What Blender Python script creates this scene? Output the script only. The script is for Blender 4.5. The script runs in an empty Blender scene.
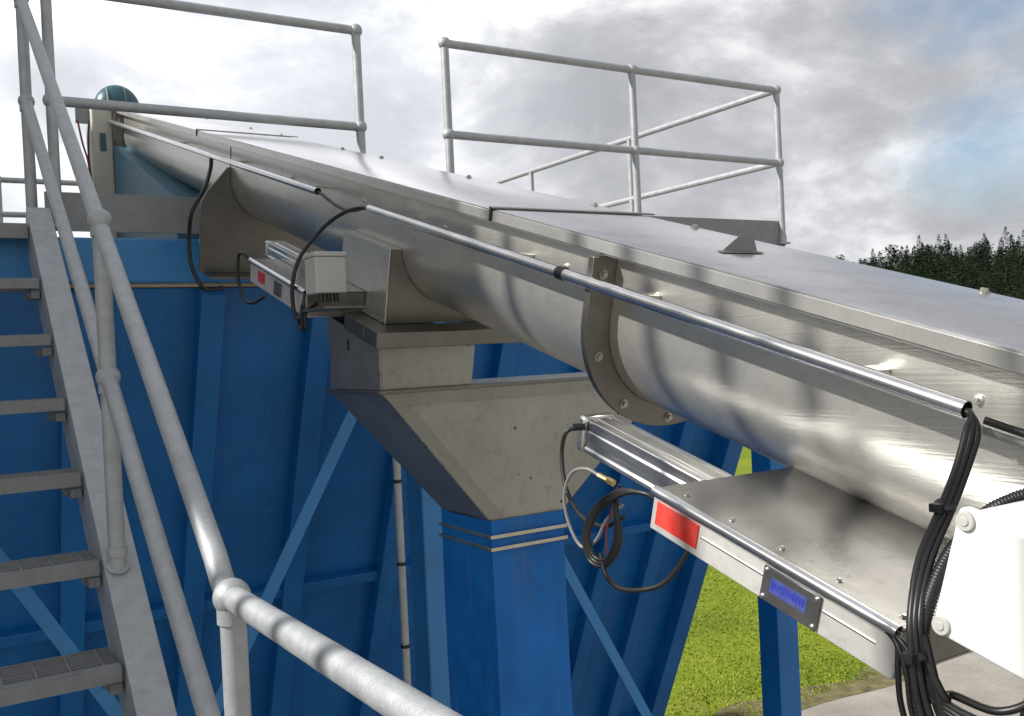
import bpy, math, random
import numpy as np
from mathutils import Vector, Matrix
random.seed(7); rng = np.random.default_rng(7)
R_ = math.radians
scene = bpy.context.scene
col = scene.collection

# ------------------------------------------------------------------ camera, sky, sun, exposure
YAW, PITCH, ROLL, FOCAL = R_(31.7786), R_(-0.6411), R_(-2.7369), 963.52
Fv = Vector((math.sin(YAW)*math.cos(PITCH), math.cos(YAW)*math.cos(PITCH), math.sin(PITCH)))
R0 = Vector((math.cos(YAW), -math.sin(YAW), 0)); U0 = R0.cross(Fv)
Rv = math.cos(ROLL)*R0 + math.sin(ROLL)*U0; Uv = -math.sin(ROLL)*R0 + math.cos(ROLL)*U0
cd = bpy.data.cameras.new('camera'); cam = bpy.data.objects.new('camera', cd); col.objects.link(cam)
M = Matrix((Rv, Uv, -Fv)).transposed().to_4x4(); cam.matrix_world = M
cd.sensor_width = 36; cd.lens = 36*FOCAL/1024; cd.clip_start = 0.02; cd.clip_end = 3000
scene.camera = cam

SUN = Vector((-0.76, 0.20, 0.60)).normalized()          # towards the sun
SUN_EL = math.asin(SUN.z); SUN_AZ = math.atan2(SUN.x, SUN.y)
world = bpy.data.worlds.new('World'); scene.world = world; world.use_nodes = True
nt = world.node_tree; nt.nodes.clear()
def nd(t, typ, **kw):
    n = t.nodes.new(typ)
    for k, v in kw.items():
        if k.startswith('i_'):
            k = k[2:]; k = int(k) if k.isdigit() else k.replace('_', ' ')
            n.inputs[k].default_value = v
        else: setattr(n, k, v)
    return n
def ramp(t, stops, interp='LINEAR'):
    n = t.nodes.new('ShaderNodeValToRGB'); cr = n.color_ramp; cr.interpolation = interp
    while len(cr.elements) < len(stops): cr.elements.new(0.5)
    for e, (p, c) in zip(cr.elements, stops):
        e.position = p; e.color = (c, c, c, 1) if not hasattr(c, '__len__') else (*c, 1)
    return n
L = nt.links.new
out = nd(nt, 'ShaderNodeOutputWorld'); bg = nd(nt, 'ShaderNodeBackground', i_Strength=0.10)
sky = nd(nt, 'ShaderNodeTexSky'); sky.sky_type = 'NISHITA'; sky.sun_disc = False
sky.sun_elevation = SUN_EL; sky.sun_rotation = SUN_AZ; sky.air_density = 1.0; sky.dust_density = 1.5
tc = nd(nt, 'ShaderNodeTexCoord'); sep = nd(nt, 'ShaderNodeSeparateXYZ'); L(tc.outputs['Generated'], sep.inputs[0])
za = nd(nt, 'ShaderNodeMath', operation='MAXIMUM', i_1=0.0); L(sep.outputs[2], za.inputs[0])
zb = nd(nt, 'ShaderNodeMath', operation='ADD', i_1=0.22); L(za.outputs[0], zb.inputs[0])
dv = nd(nt, 'ShaderNodeVectorMath', operation='DIVIDE'); L(tc.outputs['Generated'], dv.inputs[0])
cz = nd(nt, 'ShaderNodeCombineXYZ', i_2=1.0); L(zb.outputs[0], cz.inputs[0]); L(zb.outputs[0], cz.inputs[1])
L(cz.outputs[0], dv.inputs[1])
mp = nd(nt, 'ShaderNodeMapping'); mp.inputs['Location'].default_value = (3.7, 1.9, 0.4); mp.inputs['Scale'].default_value = (1, 1, 1.7)
L(tc.outputs['Generated'], mp.inputs[0])
n1 = nd(nt, 'ShaderNodeTexNoise', i_Scale=4.6, i_Detail=11.0, i_Roughness=0.58, i_Distortion=0.25); L(mp.outputs[0], n1.inputs[0])
n2 = nd(nt, 'ShaderNodeTexNoise', i_Scale=2.4, i_Detail=8.0, i_Roughness=0.55); L(mp.outputs[0], n2.inputs[0])
# cloud brightness : noise + glow of the veiled sun side
cl = ramp(nt, [(0.38, (3.8, 3.9, 4.2)), (0.48, (4.6, 4.7, 5.0)), (0.545, (5.8, 5.9, 6.15)), (0.60, (7.6, 7.65, 7.8)), (0.67, (9.6, 9.6, 9.6))]); L(n1.outputs[0], cl.inputs[0])
gd = nd(nt, 'ShaderNodeVectorMath', operation='DOT_PRODUCT'); L(tc.outputs['Generated'], gd.inputs[0])
gdir = Vector((0.15, 0.92, 0.27)).normalized(); gd.inputs[1].default_value = gdir
gm = nd(nt, 'ShaderNodeMapRange', interpolation_type='SMOOTHSTEP'); L(gd.outputs['Value'], gm.inputs[0])
gm.inputs[1].default_value = 0.86; gm.inputs[2].default_value = 0.995; gm.inputs[3].default_value = 0.90; gm.inputs[4].default_value = 1.55
cm = nd(nt, 'ShaderNodeVectorMath', operation='SCALE'); L(cl.outputs[0], cm.inputs[0]); L(gm.outputs[0], cm.inputs['Scale'])
bd = nd(nt, 'ShaderNodeVectorMath', operation='DOT_PRODUCT'); L(tc.outputs['Generated'], bd.inputs[0])
bd.inputs[1].default_value = (Fv + Rv*(1000-512)/FOCAL - Uv*(40-358)/FOCAL).normalized()
bm_ = nd(nt, 'ShaderNodeMapRange', interpolation_type='SMOOTHSTEP', i_1=0.972, i_2=1.0, i_3=0.0, i_4=0.19); L(bd.outputs['Value'], bm_.inputs[0])
sb = nd(nt, 'ShaderNodeMath', operation='SUBTRACT'); L(n2.outputs[0], sb.inputs[0]); L(bm_.outputs[0], sb.inputs[1])
cov = ramp(nt, [(0.20, 0.0), (0.36, 1.0)]); L(sb.outputs[0], cov.inputs[0])
mx = nd(nt, 'ShaderNodeMix', data_type='RGBA'); L(cov.outputs[0], mx.inputs[0])
L(sky.outputs[0], mx.inputs[6]); L(cm.outputs[0], mx.inputs[7])
L(mx.outputs[2], bg.inputs[0]); L(bg.outputs[0], out.inputs[0])

sd = bpy.data.lights.new('sun', 'SUN'); sd.energy = 4.3; sd.angle = R_(0.6); sd.color = (1.0, 0.955, 0.89)
so = bpy.data.objects.new('sun', sd); col.objects.link(so); so.rotation_euler = SUN.to_track_quat('Z', 'Y').to_euler()
scene.view_settings.view_transform = 'Standard'; scene.view_settings.look = 'None'
scene.view_settings.exposure = 0.36; scene.view_settings.gamma = 1.0

# ------------------------------------------------------------------ conveyor axes
TH = R_(16.01)
Dv = Vector((0, math.cos(TH), math.sin(TH))); Nv = Vector((0, -math.sin(TH), math.cos(TH))); Xv = Vector((1, 0, 0))
def C(x, s, h): return Xv*x + Dv*s + Nv*h

# ------------------------------------------------------------------ materials
def mat(name):
    m = bpy.data.materials.new(name); m.use_nodes = True; t = m.node_tree
    b = t.nodes['Principled BSDF']
    c = nd(t, 'ShaderNodeTexCoord')
    return m, t, b, c
def metal(name, base, rough, metallic=1.0, brushed=0.0, dirt=0.25, dirt_col=(0.12, 0.105, 0.085), scale=6.0, bump=0.15, spots=0.0, rot=TH, wave=0.0):
    m, t, b, c = mat(name); l = t.links.new
    a = nd(t, 'ShaderNodeTexNoise', i_Scale=scale, i_Detail=8.0, i_Roughness=0.62); l(c.outputs['Object'], a.inputs[0])
    a2 = nd(t, 'ShaderNodeTexNoise', i_Scale=scale*9, i_Detail=4.0, i_Roughness=0.6); l(c.outputs['Object'], a2.inputs[0])
    v = ramp(t, [(0.25, tuple(x*0.80 for x in base)), (0.75, tuple(min(1, x*1.14) for x in base))]); l(a.outputs[0], v.inputs[0])
    dm = ramp(t, [(0.52, 0.0), (0.78, dirt)]); l(a2.outputs[0], dm.inputs[0])
    mxx = nd(t, 'ShaderNodeMix', data_type='RGBA'); l(dm.outputs[0], mxx.inputs[0]); l(v.outputs[0], mxx.inputs[6]); mxx.inputs[7].default_value = (*dirt_col, 1)
    colout = mxx.outputs[2]
    if spots > 0:
        vo = nd(t, 'ShaderNodeTexVoronoi', i_Scale=19.0); l(c.outputs['Object'], vo.inputs[0])
        nz = nd(t, 'ShaderNodeTexNoise', i_Scale=4.0); l(c.outputs['Object'], nz.inputs[0])
        sr = ramp(t, [(0.07, 1.0), (0.11, 0.0)]); l(vo.outputs['Distance'], sr.inputs[0])
        nr = ramp(t, [(0.47, 0.0), (0.53, spots)]); l(nz.outputs[0], nr.inputs[0])
        mu = nd(t, 'ShaderNodeMath', operation='MULTIPLY'); l(sr.outputs[0], mu.inputs[0]); l(nr.outputs[0], mu.inputs[1])
        m3 = nd(t, 'ShaderNodeMix', data_type='RGBA'); l(mu.outputs[0], m3.inputs[0]); l(colout, m3.inputs[6]); m3.inputs[7].default_value = (0.02, 0.018, 0.015, 1)
        colout = m3.outputs[2]
    l(colout, b.inputs['Base Color']); b.inputs['Metallic'].default_value = metallic
    rr = nd(t, 'ShaderNodeMapRange', i_3=rough*0.8, i_4=min(1, rough*1.35)); l(a.outputs[0], rr.inputs[0]); l(rr.outputs[0], b.inputs['Roughness'])
    bp = nd(t, 'ShaderNodeBump', i_Strength=bump, i_Distance=0.004)
    if brushed > 0:
        mpp = nd(t, 'ShaderNodeMapping'); mpp.inputs['Rotation'].default_value = (-rot, 0, 0); mpp.inputs['Scale'].default_value = (260, 3, 260)
        l(c.outputs['Object'], mpp.inputs[0])
        br = nd(t, 'ShaderNodeTexNoise', i_Scale=1.0, i_Detail=3.0); l(mpp.outputs[0], br.inputs[0])
        bb = nd(t, 'ShaderNodeBump', i_Strength=brushed, i_Distance=0.0006); l(br.outputs[0], bb.inputs['Height'])
        l(bb.outputs[0], bp.inputs['Normal'])
    l(a2.outputs[0], bp.inputs['Height'])
    last = bp
    if wave > 0:
        wv = nd(t, 'ShaderNodeTexNoise', i_Scale=3.2, i_Detail=1.0); l(c.outputs['Object'], wv.inputs[0])
        wb = nd(t, 'ShaderNodeBump', i_Strength=wave, i_Distance=0.02); l(wv.outputs[0], wb.inputs['Height']); l(bp.outputs[0], wb.inputs['Normal']); last = wb
    l(last.outputs[0], b.inputs['Normal'])
    return m
def paint(name, base, rough=0.45, var=0.15, dirt=0.2, scale=3.0, bump=0.05, spec=0.5, streak=True, dirt_col=(0.13, 0.20, 0.26)):
    m, t, b, c = mat(name); l = t.links.new
    a = nd(t, 'ShaderNodeTexNoise', i_Scale=scale, i_Detail=8.0, i_Roughness=0.6); l(c.outputs['Object'], a.inputs[0])
    v = ramp(t, [(0.3, tuple(x*(1-var) for x in base)), (0.7, tuple(min(1, x*(1+var)) for x in base))]); l(a.outputs[0], v.inputs[0])
    mpp = nd(t, 'ShaderNodeMapping'); mpp.inputs['Scale'].default_value = (14, 14, 1.1) if streak else (12, 12, 12); l(c.outputs['Object'], mpp.inputs[0])
    s = nd(t, 'ShaderNodeTexNoise', i_Scale=1.0, i_Detail=6.0, i_Roughness=0.65); l(mpp.outputs[0], s.inputs[0])
    dm = ramp(t, [(0.50, 0.0), (0.80, dirt)]); l(s.outputs[0], dm.inputs[0])
    mxx = nd(t, 'ShaderNodeMix', data_type='RGBA'); l(dm.outputs[0], mxx.inputs[0]); l(v.outputs[0], mxx.inputs[6]); mxx.inputs[7].default_value = (*dirt_col, 1)
    colout = mxx.outputs[2]
    if name.startswith('blue'):
        wn = nd(t, 'ShaderNodeTexNoise', i_Scale=7.0, i_Detail=10.0, i_Roughness=0.7); l(c.outputs['Object'], wn.inputs[0])
        wr = ramp(t, [(0.685, 0.0), (0.70, 0.75)]); l(wn.outputs[0], wr.inputs[0])
        m4 = nd(t, 'ShaderNodeMix', data_type='RGBA'); l(wr.outputs[0], m4.inputs[0]); l(colout, m4.inputs[6]); m4.inputs[7].default_value = (0.10, 0.055, 0.03, 1); colout = m4.outputs[2]
        mp3 = nd(t, 'ShaderNodeMapping'); mp3.inputs['Scale'].default_value = (34, 34, 1.6); l(c.outputs['Object'], mp3.inputs[0])
        s3 = nd(t, 'ShaderNodeTexNoise', i_Scale=1.0, i_Detail=4.0, i_Roughness=0.6); l(mp3.outputs[0], s3.inputs[0])
        r3 = ramp(t, [(0.60, 0.0), (0.74, 0.22)]); l(s3.outputs[0], r3.inputs[0])
        m5 = nd(t, 'ShaderNodeMix', data_type='RGBA'); l(r3.outputs[0], m5.inputs[0]); l(colout, m5.inputs[6]); m5.inputs[7].default_value = (0.16, 0.24, 0.32, 1); colout = m5.outputs[2]
    l(colout, b.inputs['Base Color'])
    rr = nd(t, 'ShaderNodeMapRange', i_3=rough*0.8, i_4=min(1, rough*1.3)); l(a.outputs[0], rr.inputs[0]); l(rr.outputs[0], b.inputs['Roughness'])
    b.inputs['Specular IOR Level'].default_value = spec
    bp = nd(t, 'ShaderNodeBump', i_Strength=bump, i_Distance=0.01); l(a.outputs[0], bp.inputs['Height']); l(bp.outputs[0], b.inputs['Normal'])
    return m

STEEL = metal('brushed_stainless', (0.66, 0.645, 0.605), 0.30, metallic=0.80, brushed=0.6, dirt=0.18, scale=3.0, bump=0.05, wave=0.10)
COVER = metal('cover_stainless', (0.68, 0.685, 0.70), 0.19, metallic=0.94, brushed=0.12, dirt=0.22, scale=2.2, bump=0.04, wave=0.08)
LIP = metal('folded_lip_stainless', (0.66, 0.65, 0.62), 0.30, metallic=0.75, brushed=0.15, dirt=0.12, scale=5.0, bump=0.04)  # creamier, less metallic than the cover, so the lip reads as sunlit
DULL = metal('dull_stainless', (0.37, 0.365, 0.345), 0.36, brushed=0.3, metallic=0.75, dirt=0.3, scale=4.0, bump=0.12, spots=0.9)
PLATE = metal('pickled_plate', (0.22, 0.215, 0.20), 0.36, metallic=0.88, brushed=0.2, dirt=0.28, scale=9.0, bump=0.12)
TUBE = metal('polished_tube', (0.82, 0.82, 0.83), 0.20, brushed=0.06, dirt=0.10, scale=8.0, bump=0.02)
ALU = metal('aluminium', (0.78, 0.78, 0.78), 0.30, brushed=0.2, dirt=0.08, scale=8.0, bump=0.03)
HOUSE_LIT = metal('housing_front_lit', (0.66, 0.65, 0.62), 0.42, metallic=0.45, brushed=0.15, dirt=0.25, scale=5.0, bump=0.05)  # housing steel in a lighter, less metallic copy for the sunlit front
HOUSE = metal('housing_stainless', (0.36, 0.36, 0.365), 0.24, metallic=1.0, brushed=0.2, dirt=0.28, scale=5.0, bump=0.06)
GALV = metal('galvanised_steel', (0.42, 0.44, 0.46), 0.50, metallic=0.4, dirt=0.30, dirt_col=(0.22, 0.22, 0.21), scale=22.0, bump=0.25)
GALVD = metal('weathered_galvanised', (0.28, 0.29, 0.30), 0.62, metallic=0.35, dirt=0.40, dirt_col=(0.13, 0.125, 0.11), scale=14.0, bump=0.3)
BOLT = metal('bolt_steel', (0.50, 0.49, 0.47), 0.35, dirt=0.2, scale=40.0, bump=0.05)
BRASS = metal('brass', (0.62, 0.47, 0.22), 0.3, dirt=0.2, scale=40.0, bump=0.05)
BLUE = paint('blue_paint', (0.003, 0.135, 0.41), 0.38, var=0.18, dirt=0.16, scale=2.0)
BLUE_LIT = paint('blue_lit_paint', (0.035, 0.21, 0.50), 0.40, var=0.10, dirt=0.15, scale=2.0)  # the same blue paint, lightened where beams and one column look lit
SLEEVE = paint('blue_fabric', (0.005, 0.145, 0.50), 0.5, var=0.22, dirt=0.22, scale=6.0, bump=0.6, spec=0.3)
TEAL = paint('teal_paint', (0.02, 0.09, 0.12), 0.35, var=0.1, dirt=0.1)
CREAM = paint('cream_paint', (0.50, 0.48, 0.42), 0.5, var=0.08, dirt=0.25)
WHITE = paint('white_enclosure', (0.80, 0.81, 0.80), 0.32, var=0.03, dirt=0.04, streak=False)
BOXG = paint('pale_grey_box', (0.46, 0.46, 0.44), 0.5, var=0.06, dirt=0.15, streak=False)
RED = paint('red_label', (0.62, 0.035, 0.025), 0.18, var=0.1, dirt=0.15, streak=False, dirt_col=(0.7, 0.5, 0.42))  # pale mottle over the red stands in for glare on the label
NAME = metal('nameplate_grey', (0.20, 0.20, 0.20), 0.32, metallic=0.8, dirt=0.2, scale=20.0, bump=0.03)
INK = paint('blue_ink', (0.03, 0.05, 0.42), 0.4, var=0.05, dirt=0.0)
INKG = paint('grey_ink', (0.15, 0.15, 0.15), 0.5, var=0.05, dirt=0.0)
RUBBER = paint('black_rubber', (0.012, 0.012, 0.013), 0.38, var=0.2, dirt=0.10, scale=20.0, streak=False, dirt_col=(0.08, 0.08, 0.075))
GREYC = paint('grey_cable', (0.20, 0.20, 0.20), 0.4, var=0.1, dirt=0.1, streak=False)
REDC = paint('red_wire', (0.25, 0.04, 0.03), 0.45)
DARK = paint('dark_opening', (0.02, 0.02, 0.02), 0.7, dirt=0.0)
BAND = metal('band_steel', (0.62, 0.58, 0.48), 0.4, dirt=0.2, scale=20.0, bump=0.05)
BEIGE = paint('beige_sealant', (0.42, 0.34, 0.24), 0.7, var=0.15, dirt=0.2)

# ------------------------------------------------------------------ mesh helpers
class G:
    def __init__(s): s.v = []; s.f = []
    def add(s, vs, fs):
        o = len(s.v); s.v += [tuple(p) for p in vs]; s.f += [tuple(i+o for i in f) for f in fs]; return s
    def box(s, a, b, fr=None):
        x0, y0, z0 = a; x1, y1, z1 = b
        P = [(x, y, z) for x in (x0, x1) for y in (y0, y1) for z in (z0, z1)]
        if fr: P = [fr(*p) for p in P]
        return s.add(P, [(0,1,3,2), (4,6,7,5), (0,4,5,1), (2,3,7,6), (0,2,6,4), (1,5,7,3)])
    def hexa(s, P):   # 8 points: bottom ring 4, top ring 4
        return s.add(P, [(3,2,1,0), (4,5,6,7), (0,1,5,4), (1,2,6,5), (2,3,7,6), (3,0,4,7)])
    def prism(s, prof, fr, t0, t1, n=1, caps=True):   # prof list of (a,b); fr(a,t,b)
        m = len(prof); V = []; F = []
        for k in range(n+1):
            t = t0 + (t1-t0)*k/n; V += [fr(a, t, b) for a, b in prof]
        for k in range(n):
            for i in range(m):
                j = (i+1) % m; F.append((k*m+i, k*m+j, (k+1)*m+j, (k+1)*m+i))
        if caps: F.append(tuple(range(m-1, -1, -1))); F.append(tuple(n*m+i for i in range(m)))
        return s.add(V, F)
    def tube(s, pts, r, seg=12, caps=True):
        pts = [Vector(p) for p in pts]; n = len(pts)
        T = []
        for i in range(n):
            a = pts[max(i-1, 0)]; b = pts[min(i+1, n-1)]; T.append((b-a).normalized())
        up = Vector((0, 0, 1)) if abs(T[0].z) < 0.9 else Vector((1, 0, 0))
        u = (up - T[0]*up.dot(T[0])).normalized(); V = []; F = []
        for i in range(n):
            u = (u - T[i]*u.dot(T[i])).normalized(); w = T[i].cross(u)
            rr = r[i] if hasattr(r, '__len__') else r
            for k in range(seg):
                an = 2*math.pi*k/seg; V.append(pts[i] + (u*math.cos(an) + w*math.sin(an))*rr)
        for i in range(n-1):
            for k in range(seg):
                j = (k+1) % seg; F.append((i*seg+k, i*seg+j, (i+1)*seg+j, (i+1)*seg+k))
        if caps: F.append(tuple(range(seg-1, -1, -1))); F.append(tuple((n-1)*seg+k for k in range(seg)))
        return s.add(V, F)
    def hollow(s, a, b, r, w, seg=20):   # open tube end with wall thickness
        a, b = Vector(a), Vector(b); t = (b-a).normalized()
        up = Vector((0, 0, 1)) if abs(t.z) < 0.9 else Vector((1, 0, 0)); u = (up-t*up.dot(t)).normalized(); q = t.cross(u)
        V = []
        for (p, rr) in ((a, r), (b, r), (b, r-w), (a, r-w)):
            V += [p+(u*math.cos(2*math.pi*k/seg)+q*math.sin(2*math.pi*k/seg))*rr for k in range(seg)]
        F = []
        for ring in range(4):
            for k in range(seg):
                j = (k+1) % seg; r2 = (ring+1) % 4; F.append((ring*seg+k, ring*seg+j, r2*seg+j, r2*seg+k))
        return s.add(V, F)
    def ball(s, c, r, n=12, sc=(1, 1, 1)):
        c = Vector(c); V = [c+Vector((0, 0, r*sc[2]))]; F = []; m = 2*n
        for i in range(1, n):
            th = math.pi*i/n
            for k in range(m):
                ph = 2*math.pi*k/m; V.append(c+Vector((r*sc[0]*math.sin(th)*math.cos(ph), r*sc[1]*math.sin(th)*math.sin(ph), r*sc[2]*math.cos(th))))
        V.append(c-Vector((0, 0, r*sc[2])))
        for k in range(m): F.append((0, 1+k, 1+(k+1) % m))
        for i in range(n-2):
            for k in range(m):
                a = 1+i*m+k; b = 1+i*m+(k+1) % m; F.append((a, a+m, b+m, b))
        e = len(V)-1
        for k in range(m): F.append((e, 1+(n-2)*m+(k+1) % m, 1+(n-2)*m+k))
        return s.add(V, F)
    def cyl(s, a, b, r, seg=16): return s.tube([a, b], r, seg)
    def bolt(s, p, ax, r, h):
        p = Vector(p); ax = Vector(ax).normalized()
        s.tube([p, p+ax*h*0.25], r*1.55, 14); return s.tube([p+ax*h*0.25, p+ax*h], [r, r*0.94], 6)
    def build(s, name, m, parent=None, ang=40, bevel=0.0, seg=2):
        me = bpy.data.meshes.new(name); me.from_pydata(s.v, [], s.f); me.validate()
        import bmesh
        bm = bmesh.new(); bm.from_mesh(me); bmesh.ops.recalc_face_normals(bm, faces=bm.faces[:]); bm.to_mesh(me); bm.free()
        me.shade_smooth(); me.set_sharp_from_angle(angle=R_(ang)); me.materials.append(m)
        o = bpy.data.objects.new(name, me); col.objects.link(o)
        if bevel > 0:
            b = o.modifiers.new('bevel', 'BEVEL'); b.width = bevel; b.segments = seg; b.limit_method = 'ANGLE'; b.angle_limit = R_(35); b.harden_normals = False
        if parent:
            o.parent = parent; p = parent
            mi = Matrix.Identity(4); chain = []
            while p is not None: chain.append(p); p = p.parent
            top = chain[-1]
            if parent is top or True:
                # meshes are authored in world coordinates
                w = Matrix.Translation(top.location) if top.type == 'EMPTY' else Matrix.Identity(4)
                if parent is top: o.matrix_parent_inverse = w.inverted()
        return o
def thing(name, loc, label, cat, group=None):
    o = bpy.data.objects.new(name, None); o.empty_display_size = 0.1; col.objects.link(o); o.location = loc
    return tag(o, label, cat, group)
def tag(o, label, cat, group=None, kind=None):
    if label: o['label'] = label
    if cat: o['category'] = cat
    if group: o['group'] = group
    if kind: o['kind'] = kind
    return o
def smooth_path(P, n=10):
    P = [Vector(p) for p in P]; Q = [P[0]*2-P[1]] + P + [P[-1]*2-P[-2]]; out = []
    for i in range(1, len(Q)-2):
        for k in range(n):
            t = k/n; a, b, c, d = Q[i-1], Q[i], Q[i+1], Q[i+2]
            out.append(0.5*((2*b)+(c-a)*t+(2*a-5*b+4*c-d)*t*t+(3*b-a-3*c+d)*t**3))
    out.append(P[-1]); return out
W = lambda x, y, z: Vector((x, y, z))

# ------------------------------------------------------------------ ground, yard, hill
GZ = -6.0
def sheet(name, x0, x1, y0, y1, z, m, n=1):
    g = G(); V = [(x0+(x1-x0)*i/n, y0+(y1-y0)*j/n, z) for j in range(n+1) for i in range(n+1)]
    F = [(j*(n+1)+i, j*(n+1)+i+1, (j+1)*(n+1)+i+1, (j+1)*(n+1)+i) for j in range(n) for i in range(n)]
    return tag(g.add(V, F).build(name, m), None, None, kind='structure')
def grass_mat():
    m, t, b, c = mat('grass_ground'); l = t.links.new
    a = nd(t, 'ShaderNodeTexNoise', i_Scale=0.35, i_Detail=6.0, i_Roughness=0.6); l(c.outputs['Object'], a.inputs[0])
    f = nd(t, 'ShaderNodeTexNoise', i_Scale=9.0, i_Detail=8.0, i_Roughness=0.75); l(c.outputs['Object'], f.inputs[0])
    r1 = ramp(t, [(0.3, (0.125, 0.18, 0.012)), (0.55, (0.20, 0.265, 0.016)), (0.75, (0.26, 0.30, 0.03))]); l(a.outputs[0], r1.inputs[0])
    r2 = ramp(t, [(0.3, 0.55), (0.7, 1.25)]); l(f.outputs[0], r2.inputs[0])
    mu = nd(t, 'ShaderNodeMix', data_type='RGBA', blend_type='MULTIPLY', i_0=1.0); l(r1.outputs[0], mu.inputs[6]); l(r2.outputs[0], mu.inputs[7])
    pn = nd(t, 'ShaderNodeTexNoise', i_Scale=0.9, i_Detail=9.0, i_Roughness=0.7); l(c.outputs['Object'], pn.inputs[0])
    pr_ = ramp(t, [(0.58, 0.0), (0.72, 0.55)]); l(pn.outputs[0], pr_.inputs[0])
    pm = nd(t, 'ShaderNodeMix', data_type='RGBA'); l(pr_.outputs[0], pm.inputs[0]); l(mu.outputs[2], pm.inputs[6]); pm.inputs[7].default_value = (0.24, 0.20, 0.06, 1)
    l(pm.outputs[2], b.inputs['Base Color']); b.inputs['Roughness'].default_value = 0.9; b.inputs['Specular IOR Level'].default_value = 0.2
    bp = nd(t, 'ShaderNodeBump', i_Strength=0.8, i_Distance=0.05); l(f.outputs[0], bp.inputs['Height']); l(bp.outputs[0], b.inputs['Normal'])
    return m
def yard_mat():
    m, t, b, c = mat('concrete_yard'); l = t.links.new
    a = nd(t, 'ShaderNodeTexNoise', i_Scale=0.8, i_Detail=8.0, i_Roughness=0.65); l(c.outputs['Object'], a.inputs[0])
    f = nd(t, 'ShaderNodeTexNoise', i_Scale=28.0, i_Detail=6.0, i_Roughness=0.8); l(c.outputs['Object'], f.inputs[0])
    r1 = ramp(t, [(0.3, (0.24, 0.215, 0.185)), (0.7, (0.39, 0.365, 0.325))]); l(a.outputs[0], r1.inputs[0])
    r2 = ramp(t, [(0.3, 0.7), (0.7, 1.2)]); l(f.outputs[0], r2.inputs[0])
    mu = nd(t, 'ShaderNodeMix', data_type='RGBA', blend_type='MULTIPLY', i_0=1.0); l(r1.outputs[0], mu.inputs[6]); l(r2.outputs[0], mu.inputs[7])
    l(mu.outputs[2], b.inputs['Base Color']); b.inputs['Roughness'].default_value = 0.9
    bp = nd(t, 'ShaderNodeBump', i_Strength=0.5, i_Distance=0.02); l(f.outputs[0], bp.inputs['Height']); l(bp.outputs[0], b.inputs['Normal'])
    return m
GRASSM = grass_mat(); YARDM = yard_mat()
sheet('ground', -1200, 1600, -1200, 1600, GZ, GRASSM)
# yard with an uneven verge along its far edge
g = G(); xs = np.linspace(-60, 120, 400); top = []
for x in xs: top.append((x, (60 if x < 3.5 else 0) + 10.95 + 0.08*math.sin(x*0.8)+0.06*math.sin(x*2.9+1)+random.uniform(-.05, .05), GZ+0.006))
V = [(x, -60, GZ+0.006) for x in xs] + top; n = len(xs)
g.add(V, [(i, i+1, n+i+1, n+i) for i in range(n-1)])
tag(g.build('yard', YARDM), None, None, kind='structure')
g = G(); V = []
for x in xs[xs > 4]:
    V += [(x, 10.6+.1*math.sin(x*1.7), GZ+0.011), (x, 11.35+0.16*math.sin(x*1.3)+0.1*math.sin(x*4.1), GZ+0.011)]
g.add(V, [(2*i, 2*i+2, 2*i+3, 2*i+1) for i in range(len(V)//2-1)])
tag(g.build('verge', paint('verge_soil', (0.15, 0.13, 0.07), 0.95, var=0.5, dirt=0.9, scale=4, bump=1.0, spec=0.1, streak=False, dirt_col=(0.12, 0.17, 0.03))), None, None, kind='structure')
# grass tufts near the verge (countless)
tv = []; tf = []
def tufts(n, x0, x1, y0, y1, h0, h1):
    for _ in range(n):
        x = random.uniform(x0, x1); y = y0+(y1-y0)*random.random()**1.7; h = random.uniform(h0, h1)
        a = random.uniform(0, 6.28); w = 0.022; lx = random.uniform(-.5, .5)*h; ly = random.uniform(-.5, .5)*h
        o = len(tv); tv.extend([(x-w*math.cos(a), y-w*math.sin(a), GZ), (x+w*math.cos(a), y+w*math.sin(a), GZ), (x+lx, y+ly, GZ+h)]); tf.append((o, o+1, o+2))
tufts(60000, 7.5, 26, 11.0, 30, 0.01, 0.045)
g = G(); g.v = tv; g.f = tf
m, t, b, c = mat('grass_blades'); l = t.links.new
nn = nd(t, 'ShaderNodeTexNoise', i_Scale=1.3, i_Detail=3.0); l(c.outputs['Object'], nn.inputs[0])
rr = ramp(t, [(0.3, (0.15, 0.20, 0.012)), (0.7, (0.27, 0.32, 0.025))]); l(nn.outputs[0], rr.inputs[0]); l(rr.outputs[0], b.inputs['Base Color']); b.inputs['Roughness'].default_value = 0.7
me = bpy.data.meshes.new('grass_blades'); me.from_pydata(g.v, [], g.f); me.materials.append(m)
o = bpy.data.objects.new('grass_blades', me); col.objects.link(o)
tag(o, 'bright green mown grass growing beyond the concrete yard', 'grass', kind='stuff')

def hill_h(x, y):
    r = math.hypot(x, y); az = math.degrees(math.atan2(x, y))
    ridge = 7.6 + 5.2*max(0, min(1, (az-50)/12.0))  + 1.0*math.sin(az*0.6)
    u = max(0.0, min(1.0, (r-95)/120.0)); u = u*u*(3-2*u)
    return GZ + (ridge-GZ-3.2)*u + (0.7*math.sin(x*.06)*math.cos(y*.05))*u
g = G(); na, nr = 90, 22; V = []
for j in range(nr):
    r = 95 + (330-95)*j/(nr-1)
    for i in range(na+1):
        az = R_(15 + 75*i/na); x, y = r*math.sin(az), r*math.cos(az); V.append((x, y, hill_h(x, y)+0.02))
g.add(V, [(j*(na+1)+i, j*(na+1)+i+1, (j+1)*(na+1)+i+1, (j+1)*(na+1)+i) for j in range(nr-1) for i in range(na)])
HILLM = paint('hill_soil', (0.035, 0.05, 0.018), 0.9, var=0.3, dirt=0.0, spec=0.1)
tag(g.build('hill', HILLM), None, None, kind='structure')

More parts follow.
